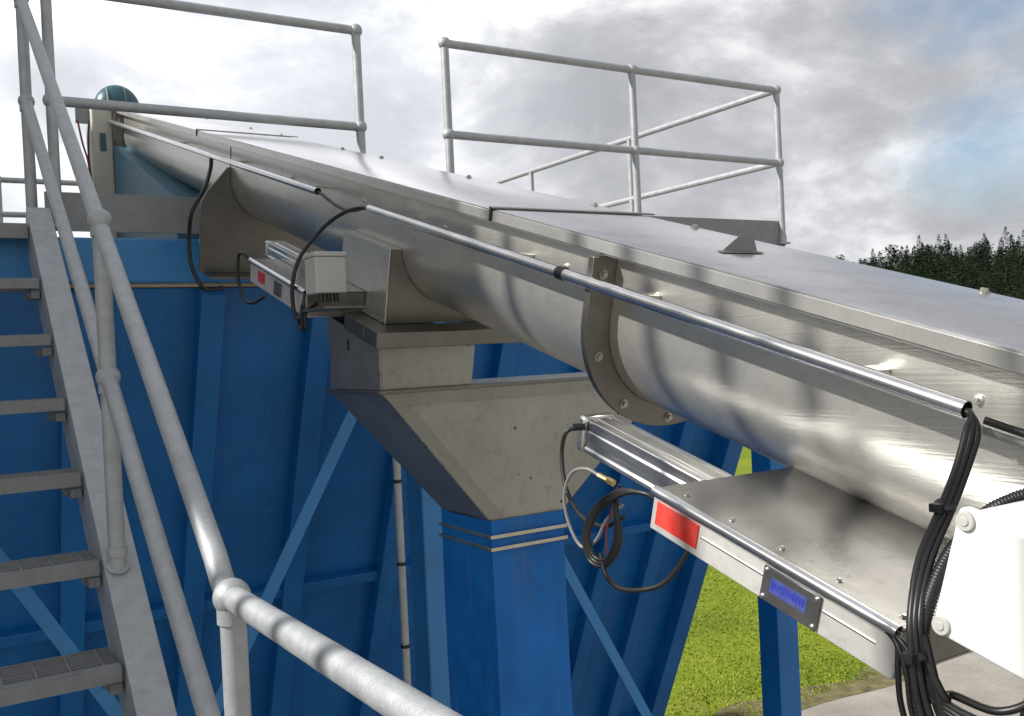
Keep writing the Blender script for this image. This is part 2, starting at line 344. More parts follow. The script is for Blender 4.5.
def tree_proto(kind):
    V = []; Fc = []; H = 1.0
    n = 620
    for _ in range(n):
        z = random.random()**0.8
        if kind == 'spruce': rad = 0.20*(1-z)**0.8*(0.65+0.35*abs(math.sin(z*26)))+0.006
        else: rad = 0.26*math.sqrt(max(0, 1-((z-0.55)/0.47)**2))*(0.7+0.3*random.random())
        a = random.uniform(0, 6.283); q = rad*random.random()**0.35
        c = Vector((q*math.cos(a), q*math.sin(a), 0.08+0.92*z))
        s = random.uniform(0.012, 0.034)*(1.15-0.6*z if kind == 'spruce' else 1)
        o = len(V)
        for k in range(3):
            V.append(c+Vector((random.uniform(-s, s)*1.3, random.uniform(-s, s)*1.3, random.uniform(-s, s)*0.8)))
        Fc.append((o, o+1, o+2))
    o = len(V); V += [Vector((.012, 0, 0)), Vector((-.008, .01, 0)), Vector((-.008, -.01, 0)), Vector((0, 0, 1.0))]; Fc += [(o, o+1, o+3), (o+1, o+2, o+3), (o+2, o, o+3)]
    return np.array([tuple(v) for v in V]), np.array(Fc)
protos = [tree_proto('spruce') for _ in range(4)] + [tree_proto('round') for _ in range(2)]
VV = []; FF = []; off = 0
for i in range(2200):
    az = R_(random.uniform(36, 72)); r = 118 + 125*random.random()**0.8
    x, y = r*math.sin(az), r*math.cos(az); z = hill_h(x, y)
    pv, pf = protos[random.choice([0, 1, 2, 3, 0, 1, 2, 3, 0, 1, 2, 4, 5])]
    H = random.uniform(5.0, 9.5)*(1.2 if random.random() < .12 else 1); a = random.uniform(0, 6.28); ca, sa = math.cos(a), math.sin(a); wd = H*random.uniform(0.8, 1.15)
    q = np.empty_like(pv); q[:, 0] = (pv[:, 0]*ca-pv[:, 1]*sa)*wd+x; q[:, 1] = (pv[:, 0]*sa+pv[:, 1]*ca)*wd+y; q[:, 2] = pv[:, 2]*H+z
    VV.append(q); FF.append(pf+off); off += len(pv)
VV = np.concatenate(VV); FF = np.concatenate(FF)
me = bpy.data.meshes.new('forest'); me.vertices.add(len(VV)); me.vertices.foreach_set('co', VV.astype(np.float32).ravel())
me.loops.add(FF.size); me.loops.foreach_set('vertex_index', FF.astype(np.int32).ravel())
me.polygons.add(len(FF)); me.polygons.foreach_set('loop_start', np.arange(0, FF.size, 3, dtype=np.int32)); me.update(); me.validate()
m, t, b, c = mat('forest_foliage'); l = t.links.new
nn = nd(t, 'ShaderNodeTexNoise', i_Scale=0.22, i_Detail=5.0); l(c.outputs['Object'], nn.inputs[0])
rr = ramp(t, [(0.3, (0.012, 0.022, 0.014)), (0.52, (0.020, 0.032, 0.016)), (0.66, (0.040, 0.046, 0.022)), (0.74, (0.07, 0.055, 0.028))]); l(nn.outputs[0], rr.inputs[0]); l(rr.outputs[0], b.inputs['Base Color'])
b.inputs['Roughness'].default_value = 0.8; b.inputs['Specular IOR Level'].default_value = 0.1
me.materials.append(m); o = bpy.data.objects.new('forest', me); col.objects.link(o)
tag(o, 'dark conifer wood covering the far hillside beyond the grass', 'forest', kind='stuff')

# ------------------------------------------------------------------ blue bin below the platform
WS = 0.45   # metres the wall leans back per metre down
def Wl(x, d, out=0.0):    # point on the bin's front wall: d metres below its top, 'out' proud of it
    nrm = Vector((0, -1, -WS)).normalized(); return Vector((x, 4.55+WS*d, 0.345-d)) + nrm*out
root = thing('storage_bin', (2.2, 6.3, GZ), 'large blue painted steel bin with sloping ribbed front wall under the platform', 'bin')
g = G(); prof = [(4.55, 0.345), (4.55+WS*5.2, 0.345-5.2), (7.3, -4.855), (8.6, 0.345)]
g.prism([(y, z) for y, z in prof], lambda a, t, b: Vector((t, a, b)), -2.6, 4.9); g.build('wall', BLUE, root, bevel=0.004)
for x in (-2.3, -1.75, -1.2, -0.65, -0.1, 0.6, 1.18, 1.72, 2.30, 2.85, 3.45, 3.95, 4.40):
    g = G(); w = 0.055
    g.hexa([Wl(x-w, 5.0, -.01), Wl(x+w, 5.0, -.01), Wl(x+w, 5.0, .09), Wl(x-w, 5.0, .09), Wl(x-w, 0.0, -.01), Wl(x+w, 0.0, -.01), Wl(x+w, 0.0, .09), Wl(x-w, 0.0, .09)])
    g.build('stiffener', BLUE, root, bevel=0.005)
g = G(); g.hexa([Wl(4.78, 5.1, -.01), Wl(4.93, 5.1, -.01), Wl(4.93, 5.1, .12), Wl(4.78, 5.1, .12), Wl(4.78, 0.0, -.01), Wl(4.93, 0.0, -.01), Wl(4.93, 0.0, .12), Wl(4.78, 0.0, .12)])
g.build('corner_stiffener', BLUE, root, bevel=0.005)
for d in (1.62, 3.3):
    g = G(); g.hexa([Wl(-2.6, d+.03, -.01), Wl(4.9, d+.03, -.01), Wl(4.9, d+.03, .06), Wl(-2.6, d+.03, .06), Wl(-2.6, d-.03, -.01), Wl(4.9, d-.03, -.01), Wl(4.9, d-.03, .06), Wl(-2.6, d-.03, .06)])
    g.build('horizontal_rib', BLUE, root, bevel=0.004)
g = G().box((-2.62, 4.52, 0.347), (4.93, 8.65, 0.362)); g.build('seal_strip', BEIGE, root)
# support frame: columns, beams, straps
root = thing('support_frame', (2.2, 4.5, GZ), 'blue steel frame of square columns and strap braces carrying the platform', 'steel frame')
for (x, y) in ((2.10, 4.30), (4.62, 4.38), (-1.6, 4.30), (4.62, 8.2), (-1.6, 8.2)):
    g = G().box((x, y, GZ), (x+.185, y+.17, 0.345 if y < 5 else .345)); g.build('column', BLUE_LIT if abs(x-2.1) < .01 else BLUE, root, bevel=0.008)
g = G()
prof = [(4.42, .365), (4.60, .365), (4.60, .375), (4.515, .380), (4.515, .545), (4.60, .550), (4.60, .560), (4.42, .560), (4.42, .550), (4.505, .545), (4.505, .380), (4.42, .375)]
g.box((-2.6, 4.50, .363), (5.0, 4.62, .563)); g.build('edge_beam', BLUE_LIT, root, bevel=0.012)
g = G().box((-2.6, 8.5, .363), (5.0, 8.62, .563)); g.build('edge_beam', BLUE_LIT, root, bevel=0.012)
g = G().box((4.88, 4.62, .363), (5.0, 8.5, .563)); g.build('side_beam', BLUE_LIT, root, bevel=0.012)
def strap(a, b, w=0.03, t=0.006):
    a, b = Vector(a), Vector(b); d = (b-a).normalized(); n = Vector((0, 1, 0)); q = d.cross(n)
    return G().hexa([a-q*w-n*t, a+q*w-n*t, a+q*w+n*t, a-q*w+n*t, b-q*w-n*t, b+q*w-n*t, b+q*w+n*t, b-q*w+n*t]).build('brace', BLUE_LIT, root)
strap((2.10, 4.40, 0.24), (-1.4, 4.40, -5.9)); strap((-0.35, 4.415, 0.30), (2.10, 4.415, -4.0)); strap((2.29, 4.42, 0.10), (4.62, 4.42, -4.15))

# ------------------------------------------------------------------ platform
root = thing('walkway_platform', (2.3, 6.2, .565), 'high steel walkway platform with grey toe board on top of the blue bin', 'platform')
g = G().box((-1.2, 4.56, .568), (.50, 8.6, .598)); g.box((1.95, 4.56, .568), (4.98, 8.6, .598)); g.build('deck', GALVD, root, bevel=0.003)
g = G().box((.50, 4.505, .588), (4.985, 4.515, .755)); g.build('toe_board', GALVD, root, bevel=0.002)
g = G().box((4.975, 4.515, .588), (4.985, 8.6, .755)); g.build('toe_board', GALVD, root, bevel=0.002)
g = G().box((-1.2, 8.59, .588), (4.985, 8.60, .755)); g.build('toe_board', GALVD, root, bevel=0.002)

# ------------------------------------------------------------------ tubular handrails with ball fittings
RT = 0.0222
def rails(name, loc, label, posts, runs, group=None, ballr=0.034, foot=True, m=GALV, balls=None):
    r = thing(name, loc, label, 'handrail', group)
    for (p0, p1) in posts:
        p0, p1 = Vector(p0), Vector(p1)
        o = G().tube([p0, p1], RT, 18).build('post', m, r)
        if foot:
            f = G().box((p0.x-.045, p0.y-.03, p0.z), (p0.x+.045, p0.y+.03, p0.z+.012)); f.tube([p0, p0+Vector((0, 0, .06))], RT*1.22, 16)
            f.build('foot_flange', m, r, bevel=.002)
    for (pts) in runs:
        G().tube(pts, RT, 18).build('rail', m, r)
    for bl in balls:
        G().ball(bl, ballr, 10).build('ball_fitting', m, r)
    return r
PZ, MZ, TZ = 0.60, 1.142, 1.625
def fence(name, label, xs, y, x_end0, x_end1):
    posts = [((x, y, PZ), (x, y, TZ)) for x in xs]
    runs = [[(x_end0, y, TZ), (x_end1, y, TZ)], [(x_end0, y, MZ), (x_end1, y, MZ)]]
    balls = [(x, y, z) for x in xs for z in (MZ, TZ)]
    return rails(name, (xs[0], y, PZ), label, posts, runs, 'galvanised handrails round the platform', balls=balls)
fence('handrail', 'galvanised two-rail handrail on the platform edge between the stair and the gap', (0.545, 1.957), 4.5, 0.545, 1.957)
# right: front run and return along the side in one
xs = (2.46, 3.725, 4.952); posts = [((x, 4.5, PZ), (x, 4.5, TZ)) for x in xs] + [((4.952, y, PZ), (4.952, y, TZ)) for y in (6.05, 7.5, 8.5)]
runs = [[(2.46, 4.5, z), (4.952, 4.5, z)] for z in (MZ, TZ)] + [[(4.952, 4.5, z), (4.952, 8.5, z)] for z in (MZ, TZ)]
rails('handrail', (2.46, 4.5, PZ), 'galvanised two-rail handrail turning back at the right corner of the platform', posts, runs, 'galvanised handrails round the platform',
      balls=[(x, 4.5, z) for x in xs for z in (MZ, TZ)] + [(4.952, 8.5, z) for z in (MZ, TZ)])
xs = (-1.1, 0.62, 2.6, 4.2); rails('handrail', (0, 8.5, PZ), 'distant thin handrail along the rear edge of the platform seen past the stair', [((x, 8.5, PZ), (x, 8.5, 1.50)) for x in xs],
      [[(-1.1, 8.5, z), (4.2, 8.5, z)] for z in (1.23, 1.50)], 'galvanised handrails round the platform', balls=[(x, 8.5, 1.5) for x in xs])

# ------------------------------------------------------------------ stair
SL = 0.79; ang = math.atan(SL)
def Sz(y): return 0.62 - SL*(4.40-y)
root = thing('steel_stair', (0, 2.6, -1.75), 'steep grey galvanised stair with open grating treads climbing to the platform', 'stair')
def stringer(xw, sgn):
    du = Vector((0, math.cos(ang), math.sin(ang))); dn = Vector((0, -math.sin(ang), math.cos(ang)))
    o0 = Vector((xw, 4.40, Sz(4.40))); g = G(); Ls = -(4.40-1.55)/math.cos(ang)
    fr = lambda a, t, b: o0 + Vector((1, 0, 0))*a*sgn + du*t + dn*b
    # C-channel: web at a=0..8mm, flanges outward
    prof = [(0, 0), (.092, 0), (.092, -.009), (.008, -.009), (.008, -.171), (.092, -.171), (.092, -.18), (0, -.18)]
    g.prism(prof, fr, Ls, 0.10, 1); return g.build('stringer', GALV, root, bevel=.0015)
stringer(.425, 1); stringer(-.44, -1)
tre = GALVD
def tread(k):
    z = 0.572 - 0.224*(6-k); yf = 4.40 - (0.60-z)/SL   # nosing line
    yf += -0.02; d = .215; g = G()
    # checker frame: bearing bars, cross bars, nosing
    g.box((-.435, yf, z-.038), (.415, yf+.008, z)); g.box((-.435, yf+d-.006, z-.035), (.415, yf+d, z))
    n = 8
    for i in range(1, n): g.box((-.435, yf+d*i/n-.0025, z-.032), (.415, yf+d*i/n+.0025, z-.002))
    for i in range(11):
        x = -.40+i*.078; g.box((x-.0015, yf+.008, z-.012), (x+.003, yf+d-.006, z-.0015))
    g.box((-.435, yf+.0085, z-.004), (.415, yf+.034, z+.002))
    o = g.build('tread', tre, root)
    for x in (.395,):
        b = G().box((x-.006, yf+.02, z-.075), (.4195, yf+d-.02, z-.046)); b.bolt((x-.006, yf+.07, z-.06), (-1, 0, 0), .010, .012); b.bolt((x-.006, yf+.16, z-.06), (-1, 0, 0), .010, .012)
        b.build('tread_bracket', tre, root, bevel=.001)
for k in range(-4, 6): tread(k)
g = G().box((-.44, 4.40, .585), (.42, 4.558, .600)); g.box((-.44, 4.392, .54), (.42, 4.399, .602)); g.build('top_nosing', GALVD, root, bevel=.001)
# landing under the camera
root = thing('stair_landing', (0, .3, -1.78), 'grey grating landing at the foot of the stair behind the lower handrail', 'landing')
g = G()
for i in range(46): g.box((-1.0, -1.6+i*.07, -1.79), (.40, -1.594+i*.07, -1.762))
for i in range(15): g.box((-1.0+i*.1, -1.6, -1.775), (-.995+i*.1, 1.56, -1.763))
g.build('grating', GALVD, root)
G().box((.40, -1.6, -1.93), (.48, 1.56, -1.76)).build('edge_channel', GALV, root, bevel=.002); G().box((-1.08, -1.6, -1.93), (-1.0, 1.56, -1.76)).build('edge_channel', GALV, root, bevel=.002)
for x in (-1.04, .44):
    for y in (-1.5, 1.45): G().box((x-.04, y-.04, GZ), (x+.04, y+.04, -1.93)).build('leg', GALV, root, bevel=.003)

# stair handrail: sloped top and middle rails, the level run at the landing
XR = 0.46; RS = 0.697
yb, zb = 1.726, -0.42             # lower ball
ym, zm = 2.93, 0.43               # ball where the sloped rail passes the second post
top = (4.58, zm+RS*(4.58-ym))
root = thing('stair_handrail', (XR, 3.0, -.5), 'galvanised tubular handrail of the stair with ball fittings, bending level at the lower post', 'handrail')
bend = smooth_path([W(XR, yb, zb), W(XR, yb+.05, zb+.012), W(XR, yb+.10, zb+.055)], 6)
G().tube([W(XR, -1.5, -.355), W(XR, yb, zb)] + bend[1:] + [W(XR, 4.62, zm+RS*(4.62-ym))], RT, 22).build('top_rail', GALV, root)
zz = -.03; G().tube([W(XR, 1.726, zz-RS*(2.90-1.726)), W(XR, 4.62, zz+RS*(4.62-2.90))], RT, 22).build('middle_rail', GALV, root)
G().tube([W(XR, -1.5, -.375-.5), W(XR, 1.726, -.42-.5)], RT, 22).build('middle_rail', GALV, root)
for (y, z0, z1) in ((2.90, Sz(2.90)-.01, zm-.02), (4.60, .60, 1.62), (yb, -1.75, zb)):
    G().tube([W(XR, y, z0), W(XR, y, z1)], RT*1.04, 20).build('post', GALV, root)
fb = G(); yq = 2.90; 
for (dx) in (0,):
    fb.tube([W(XR, yq, Sz(yq)+.055), W(XR, yq, Sz(yq)+.03)], RT*1.25, 18)
    dn = Vector((0, -math.sin(ang), math.cos(ang))); c0 = W(XR, yq, Sz(yq)); fb.tube([c0+dn*.001, c0+dn*.010], .031, 20)
fb.build('post_foot', GALV, root, bevel=.001)
for (y, z) in ((yb, zb), (2.90, zm-.02), (2.90, zz), (4.60, zz+RS*1.7), (4.60, 1.60)):
    b = G().ball((XR, y, z), .0335, 12); b.tube([W(XR, y, z-.045), W(XR, y, z+.001)], RT*1.25, 18); b.build('ball_fitting', GALV, root)

# ------------------------------------------------------------------ screw conveyor
XF, XB, HC = 1.15, 1.594, -0.218       # cover front, back, top height
XT0, XT1 = 1.188, 1.572                # trough sides
rad = (XT1-XT0)/2; xc = (XT0+XT1)/2; hc = -0.380
def u_profile(r, top, n=22, inner=None):
    P = [(xc-r, top)] + [(xc-r*math.cos(a), hc-r*math.sin(a)) for a in np.linspace(0, math.pi, n)] + [(xc+r, top)]
    return P
S0, S1 = -1.6, 6.62
root = thing('screw_conveyor', C(xc, 0, -.6), 'long inclined stainless steel screw conveyor with flat bolted cover', 'conveyor')
segs = [(S0, 1.492), (1.508, 4.192), (4.208, S1)]
fr = lambda a, t, b: C(a, t, b)
for (a, b) in segs:
    g = G(); prof = u_profile(rad, HC-.034); prof2 = u_profile(rad-.004, HC-.034)[::-1]
    g.prism(prof+prof2, fr, a, b, 1, True)
    g.build('trough', STEEL, root, ang=25)
    # top rim angle, under the cover
    g = G().box((XF+.004, a, HC-.0325), (XT0+.0, b, HC-.028), fr); g.box((XT1, a, HC-.0325), (XB-.004, b, HC-.028), fr)
    g.build('rim_angle', STEEL, root, bevel=.0008)
# covers, each with folded lips
cs = [S0, .02-.6, 1.925, 4.62, 5.6, S1]
for i in range(5):
    a, b = cs[i]+.003, cs[i+1]-.003
    prof = [(XF+.004, HC), (XB-.004, HC), (XB, HC-.004), (XB, HC-.026), (XB-.002, HC-.026), (XB-.002, HC-.006), (XF+.002, HC-.006), (XF+.0005, HC-.004), (XF+.0012, HC-.0012)]
    o = G().prism(prof, fr, a, b, 1).build('cover_panel', COVER, root, ang=25)
    G().box((XF-.001, a, HC-.028), (XF+.0018, b, HC-.0045), fr).build('cover_lip', LIP, root, bevel=.0006)
    # lap strip at joint
    if i in (2,3):
        G().box((XF-.003, a-.012, HC+.001), (XB+.035, a+.010, HC+.0045), fr).build('joint_strip', PLATE, root, bevel=.001)
        G().box((XF-.004, a-.004, HC-.028), (XF-.001, a+.004, HC+.004), fr).build('joint_clip', DARK, root)
g = G()
for s in (.05, .36, 1.10, 1.5, 2.2, 2.9, 3.3, 4.1, 4.6, 5.5):
    p = C(XB-.022, s+.6, HC); G().bolt(p, Nv, .007, .008).build('cover_bolt', BOLT, root)
# bent over clamp plate on the cover, near the joint
g = G().box((1.315, 1.335, HC+.001), (1.425, 1.352, HC+.0035), fr)
g.hexa([C(1.33, 1.3525, HC+.001), C(1.425, 1.3525, HC+.001), C(1.425, 1.3565, HC+.001), C(1.33, 1.3565, HC+.001), C(1.395, 1.372, HC+.034), C(1.425, 1.372, HC+.034), C(1.425, 1.375, HC+.034), C(1.395, 1.375, HC+.034)])
g.build('clamp_plate', PLATE, root, bevel=.0015)
# joint flanges
def flange(s, wd=.052, t=.007, bolts=True):
    g = G(); top = HC-.036
    outer = [(xc-(rad+wd), top)] + [(xc-(rad+wd)*math.cos(a), hc-(rad+wd*0.85)*math.sin(a)) for a in np.linspace(.0, math.pi, 30)] + [(xc+rad+wd, top)]
    inner = u_profile(rad+.0005, top, 30)[::-1]
    g.prism(outer+inner, fr, s-t, s+t, 1)
    o = g.build('joint_flange', PLATE, root, ang=30, bevel=.001)
    rb = rad+wd*.55
    pts = [(xc-rb, HC-.07)] + [(xc-rb*math.cos(a), hc-rb*math.sin(a)*.99) for a in np.linspace(.35, math.pi-.35, 5)] + [(xc+rb, HC-.07)]
    for (x, h) in pts:
        G().bolt(C(x, s-t, h), -Dv, .0065, .009).build('flange_bolt', BOLT, o)
flange(1.500, .058, .009); flange(S1-.01)
# raised weld studs / dimples under the rim
for i, s in enumerate((.70, 1.36, 1.66, 2.22, 2.75, 3.4)):
    p = C(XT0, s, HC-.085)
    gg = G().ball(p, .0075, 8, (0.5, 1.2, 1.0)); gg.cyl(p, p-Xv*.009, .004, 10); gg.build('weld_stud', STEEL, root)
# saddle plate at the platform edge
g = G()
prof = [(xc-.30, -.80), (xc+.30, -.80), (xc+.30, -.60), (xc+.23, -.40), (xc+.23, HC-.04), (xc-.23, HC-.04), (xc-.23, -.42), (xc-.30, -.60)]
inner = u_profile(rad+.001, -.345, 24)
outer = [(xc-rad-.012, -.345), (xc-.29, -.45), (xc-.315, -.50), (xc-.315, -.80), (xc+.29, -.80), (xc+.29, -.45), (xc+rad+.012, -.345)]
g.prism(outer+inner[::-1], fr, 4.194, 4.206, 1); g.build('saddle_plate', PLATE, root, bevel=.001)
G().box((xc-.29, 4.10, -.812), (xc+.29, 4.32, -.801), fr).build('saddle_foot', PLATE, root, bevel=.001)
# end plate and drive
G().box((XF-.02, S1+.001, -.64), (XB+.02, S1+.012, HC+.02), fr).build('end_plate', PLATE, root, bevel=.001)
# discharge spout under the trough
def spz(y, h): return (h + math.sin(TH)*y)/math.cos(TH)
K = 1.31
sx0, ss0, ss1, shb, sht = .88*K, 1.885*K, 2.150*K, -.474*K, -.310*K
G().box((sx0, ss0, shb), (sx0+.004, ss1, sht), fr).build('spout_side', STEEL, root, bevel=.0008)
a0 = math.asin((hc-sht)/(rad+.001)); sx1 = 2*xc-sx0
for s_, nm in ((ss0, 'spout_front'), (ss1-.004, 'spout_back')):
    arc = [(xc-(rad+.001)*math.cos(a), hc-(rad+.001)*math.sin(a)) for a in np.linspace(a0, math.pi-a0, 40)]
    prof = [(sx0+.005, shb), (sx0+.005, sht-.001)] + arc + [(sx1, sht-.001), (sx1, shb)]
    G().prism(prof, fr, s_, s_+.004, 1).build(nm, PLATE, root, bevel=.0005)
G().box((sx0, ss0, sht), (tr_x0 if False else xc-(rad+.001)*math.cos(a0)+.0, ss1, sht+.004), fr).build('spout_top', STEEL, root, bevel=.0008)
G().box((sx1-.004, ss0+.005, shb), (sx1, ss1-.005, sht), fr).build('spout_side', STEEL, root)
G().cyl(C(sx0, ss0, shb), C(sx0, ss0, sht), .003, 8).build('weld_seam', LIP, root)
g = G()
for k in range(40):
    g.ball(C(sx0+random.uniform(-.004, .0), ss0+.005+(ss1-ss0-.01)*k/39, shb+random.uniform(0, .004)), random.uniform(.003, .006), 4)
g.build('weld_bead', PLATE, root)

# ------------------------------------------------------------------ discharge hopper below
root = thing('discharge_hopper', (1.57, 2.62, -.54), 'dull grey steel hopper chute bolted below the conveyor, tapering to the blue sleeve', 'hopper')
def shell(g, b0, b1, w=.004):   # b = (x0,x1,y0,y1,z) bottom ring, top ring -> open tube of sheet
    def ring(b, i): x0, x1, y0, y1, z = b; return [(x0+i, y0+i, z), (x1-i, y0+i, z), (x1-i, y1-i, z), (x0+i, y1-i, z)]
    o0, o1, i0, i1 = ring(b0, 0), ring(b1, 0), ring(b0, w), ring(b1, w)
    V = o0+o1+i1+i0; F = []
    for a in range(4):
        for k in range(4):
            j = (k+1) % 4; n2 = (a+1) % 4; F.append((a*4+k, a*4+j, n2*4+j, n2*4+k))
    return g.add(V, F)
def ringbox(g, x0, x1, y0, y1, z0, z1, w):
    return shell(g, (x0, x1, y0, y1, z0), (x0, x1, y0, y1, z1), w)
g = G()
for (a, b) in (((.830*K, 1.812*K, -.510*K), (1.24*K, 1.883*K, -.475*K)), ((.830*K, 1.8835*K, -.510*K), (.879*K, 1.995*K, -.475*K)), ((1.15*K, 1.8835*K, -.510*K), (1.24*K, 2.15*K, -.475*K))): g.box(a, b, fr)
g.build('top_flange', PLATE, root, bevel=.002)
fz = lambda y: spz(y, -.511*K)
g = G(); Y0, Y1 = 1.897*K, 2.185*K
for P in ([(.842*K, Y0), (.842*K, Y1), (.846*K, Y1), (.846*K, Y0)], [(.8465*K, Y0), (1.065*K, Y0), (1.065*K, Y0+.004), (.8465*K, Y0+.004)], [(.8465*K, Y1-.004), (1.065*K, Y1-.004), (1.065*K, Y1), (.8465*K, Y1)], [(1.061*K, Y0+.0045), (1.065*K, Y0+.0045), (1.065*K, Y1-.0045), (1.061*K, Y1-.0045)]):
    g.hexa([(x, y, -.0785*K) for x, y in P] + [(x+(.018 if x > 1.25 else 0), y, fz(y)) for x, y in P])
g.build('upper_box', DULL, root, bevel=.0008)
HT, HB = -.083*K, -.40*K
shell(G(), (1.098*K, 1.286*K, 1.895*K, 2.12*K, HB), (.842*K, 1.66*K, 1.895*K, 2.20*K, HT), .006).build('cone', DULL, root, bevel=.002)
g = G(); yy = 1.895*K-.0015
xl = lambda z: .842*K+(1.098-.842)*K*(HT-z)/(HT-HB)
xr = lambda z: 1.66*K-(1.66-1.286)*K*(HT-z)/(HT-HB)
z1_ = HT-.045
g.hexa([(xl(z1_)+.002, yy-.0012, z1_), (xr(z1_)-.002, yy-.0012, z1_), (xr(z1_)-.002, yy+.001, z1_), (xl(z1_)+.002, yy+.001, z1_), (xl(HT)+.002, yy-.0012, HT-.007), (xr(HT)-.012, yy-.0012, HT-.007), (xr(HT)-.012, yy+.001, HT-.007), (xl(HT)+.002, yy+.001, HT-.007)])
g.hexa([(xl(HB)+.002, yy-.0010, HB+.002), (xl(HB)+.055, yy-.0010, HB+.002), (xl(HB)+.055, yy+.001, HB+.002), (xl(HB)+.002, yy+.001, HB+.002), (xl(z1_)+.002, yy-.0010, z1_-.001), (xl(z1_)+.055, yy-.0010, z1_-.001), (xl(z1_)+.055, yy+.001, z1_-.001), (xl(z1_)+.002, yy+.001, z1_-.001)])
g.build('edge_strip', metal('strip_stainless', (0.31, 0.305, 0.285), 0.38, metallic=0.75, brushed=0.3, dirt=0.3, scale=4.0, bump=0.1), root)
# folded edge lips
g = G().box((.838*K, 1.888*K, HT-.006), (1.664*K, 1.8945*K, HT+.004)); g.box((.834*K, 1.888*K, HT-.006), (.8375*K, 2.204*K, HT+.004)); g.build('edge_lip', PLATE, root, bevel=.001)
G().box((.85*K, 1.90*K, -.0783*K-.004), (1.65*K, 2.195*K, -.0783*K-.001)).build('closing_plate', DULL, root)
g = G().box((.8405*K, 2.06*K, .010*K), (.8418*K, 2.068*K, .036*K)); g.build('slot', DARK, root)
# blue sleeve with steel bands
root = thing('fabric_sleeve', (1.57, 2.62, GZ), 'blue flexible chute sleeve hanging from the hopper with two pale clamp bands', 'sleeve')
def ring_sl(z, k, w=0.0):
    P = []; x0, x1, y0, y1 = 1.092*K-w, 1.290*K+w, 1.886*K-w, 2.130*K+w
    side = [(x0, y0, x1, y0), (x1, y0, x1, y1), (x1, y1, x0, y1), (x0, y1, x0, y0)]
    for s_, (ax, ay, bx, by) in enumerate(side):
        for i in range(10):
            t = i/10; x = ax+(bx-ax)*t; y = ay+(by-ay)*t
            dep = .006*math.sin(math.pi*t)*math.sin(3.1*z+s_) + .0025*math.sin(9*t*3+z*5+s_*2)*min(1, abs(z-HB)*4)
            nx, ny = ((0, -1), (1, 0), (0, 1), (-1, 0))[s_]; P.append(Vector((x+nx*dep, y+ny*dep, z)))
    return P
g = G(); zs = list(np.linspace(-.392*K, -2.6, 60)) + list(np.linspace(-2.7, -5.6, 20)); V = []
for k, z in enumerate(zs): V += ring_sl(z, k)
F = [(k*40+i, k*40+(i+1) % 40, (k+1)*40+(i+1) % 40, (k+1)*40+i) for k in range(len(zs)-1) for i in range(40)]
F.append(tuple((len(zs)-1)*40+i for i in range(40)))
g.add(V, F); g.build('sleeve', SLEEVE, root, ang=50)
for z in (-.428*K, -.456*K):
    shell(G(), (1.086*K, 1.297*K, 1.880*K, 2.136*K, z-.0055), (1.086*K, 1.297*K, 1.880*K, 2.136*K, z+.0055), .003).build('clamp_band', BAND, root, bevel=.001)

# ------------------------------------------------------------------ conduits along the trough side
def conduit(name, label, s0, s1, clips, collar=None):
    r = thing(name, C(1.12, s0, -.303), label, 'conduit', 'polished conduit tubes along the conveyor side')
    g = G().hollow(C(1.12, s0, -.303), C(1.12, s1, -.303), .0125, .0016, 24); g.build('tube', TUBE, r)
    if collar: G().tube([C(1.12, collar-.012, -.303), C(1.12, collar+.012, -.303)], .0138, 20).build('joint_sleeve', RUBBER, r)
    for s in clips:
        G().box((1.126, s-.012, -.306), (XT0-.0005, s+.012, -.300), fr).build('standoff', STEEL, r, bevel=.001)
conduit('cable_conduit', 'nearer polished steel conduit tube along the conveyor side, with a black joint ring', .672, 2.552, (.85, 1.36, 1.8, 2.4), 1.578)
conduit('cable_conduit', 'farther polished steel conduit tube running up to the conveyor head', 2.968, 7.3, (3.1, 4.0, 5.0, 6.0))

# ------------------------------------------------------------------ slide gates
def slide_gate(name, label, s0, s1, ht, hb, x0, cyl=True, red=True, xb=None):
    xb = xb or XT0+.19
    r = thing(name, C(x0+.1, (s0+s1)/2, hb), label, 'slide gate', 'slide gates below the trough')
    # folded housing: top sheet, front sheet, end sheet, bottom sheet
    g = G().box((x0+.004, s0, ht-.003), (xb, s1, ht), fr).build('top_sheet', HOUSE, r, bevel=.001)
    G().box((x0+.002, s0, hb), (x0+.006, s1, ht-.004), fr).build('front_sheet', HOUSE_LIT, r, bevel=.001)
    g = G().box((x0+.006, s0, hb), (xb, s1, hb+.003), fr); g.build('bottom_sheet', HOUSE, r)
    G().box((x0+.006, s1-.004, hb+.004), (xb, s1, ht-.004), fr).build('end_sheet', HOUSE, r)
    G().box((x0+.006, s0, hb+.004), (xb, s0+.004, ht-.004), fr).build('end_sheet', PLATE, r)
    G().hollow(C(x0, s0+.002, ht-.004), C(x0, s1-.002, ht-.004), .0088, .0012, 20).build('edge_tube', TUBE, r)
    for k in range(5):
        s = s0+.02+(s1-s0-.06)*k/4; G().bolt(C(x0+.032, s, ht), Nv, .0035, .0035).build('screw', BOLT, r)
    hm = (ht+hb)/2
    if red:
        G().box((x0-.0005, s1-.105, hb+.012), (x0+.0015, s1-.012, ht-.018), fr).build('red_label', RED, r)
        G().box((x0+.0002, s0+.03, hm-.0015), (x0+.0018, s1-.112, hm+.0005), fr).build('groove', TUBE, r)
    return r
gate = slide_gate('slide_gate', 'near slide gate housing with red label and grey nameplate under the conveyor', .600, 1.052, -.540, -.607, .968)
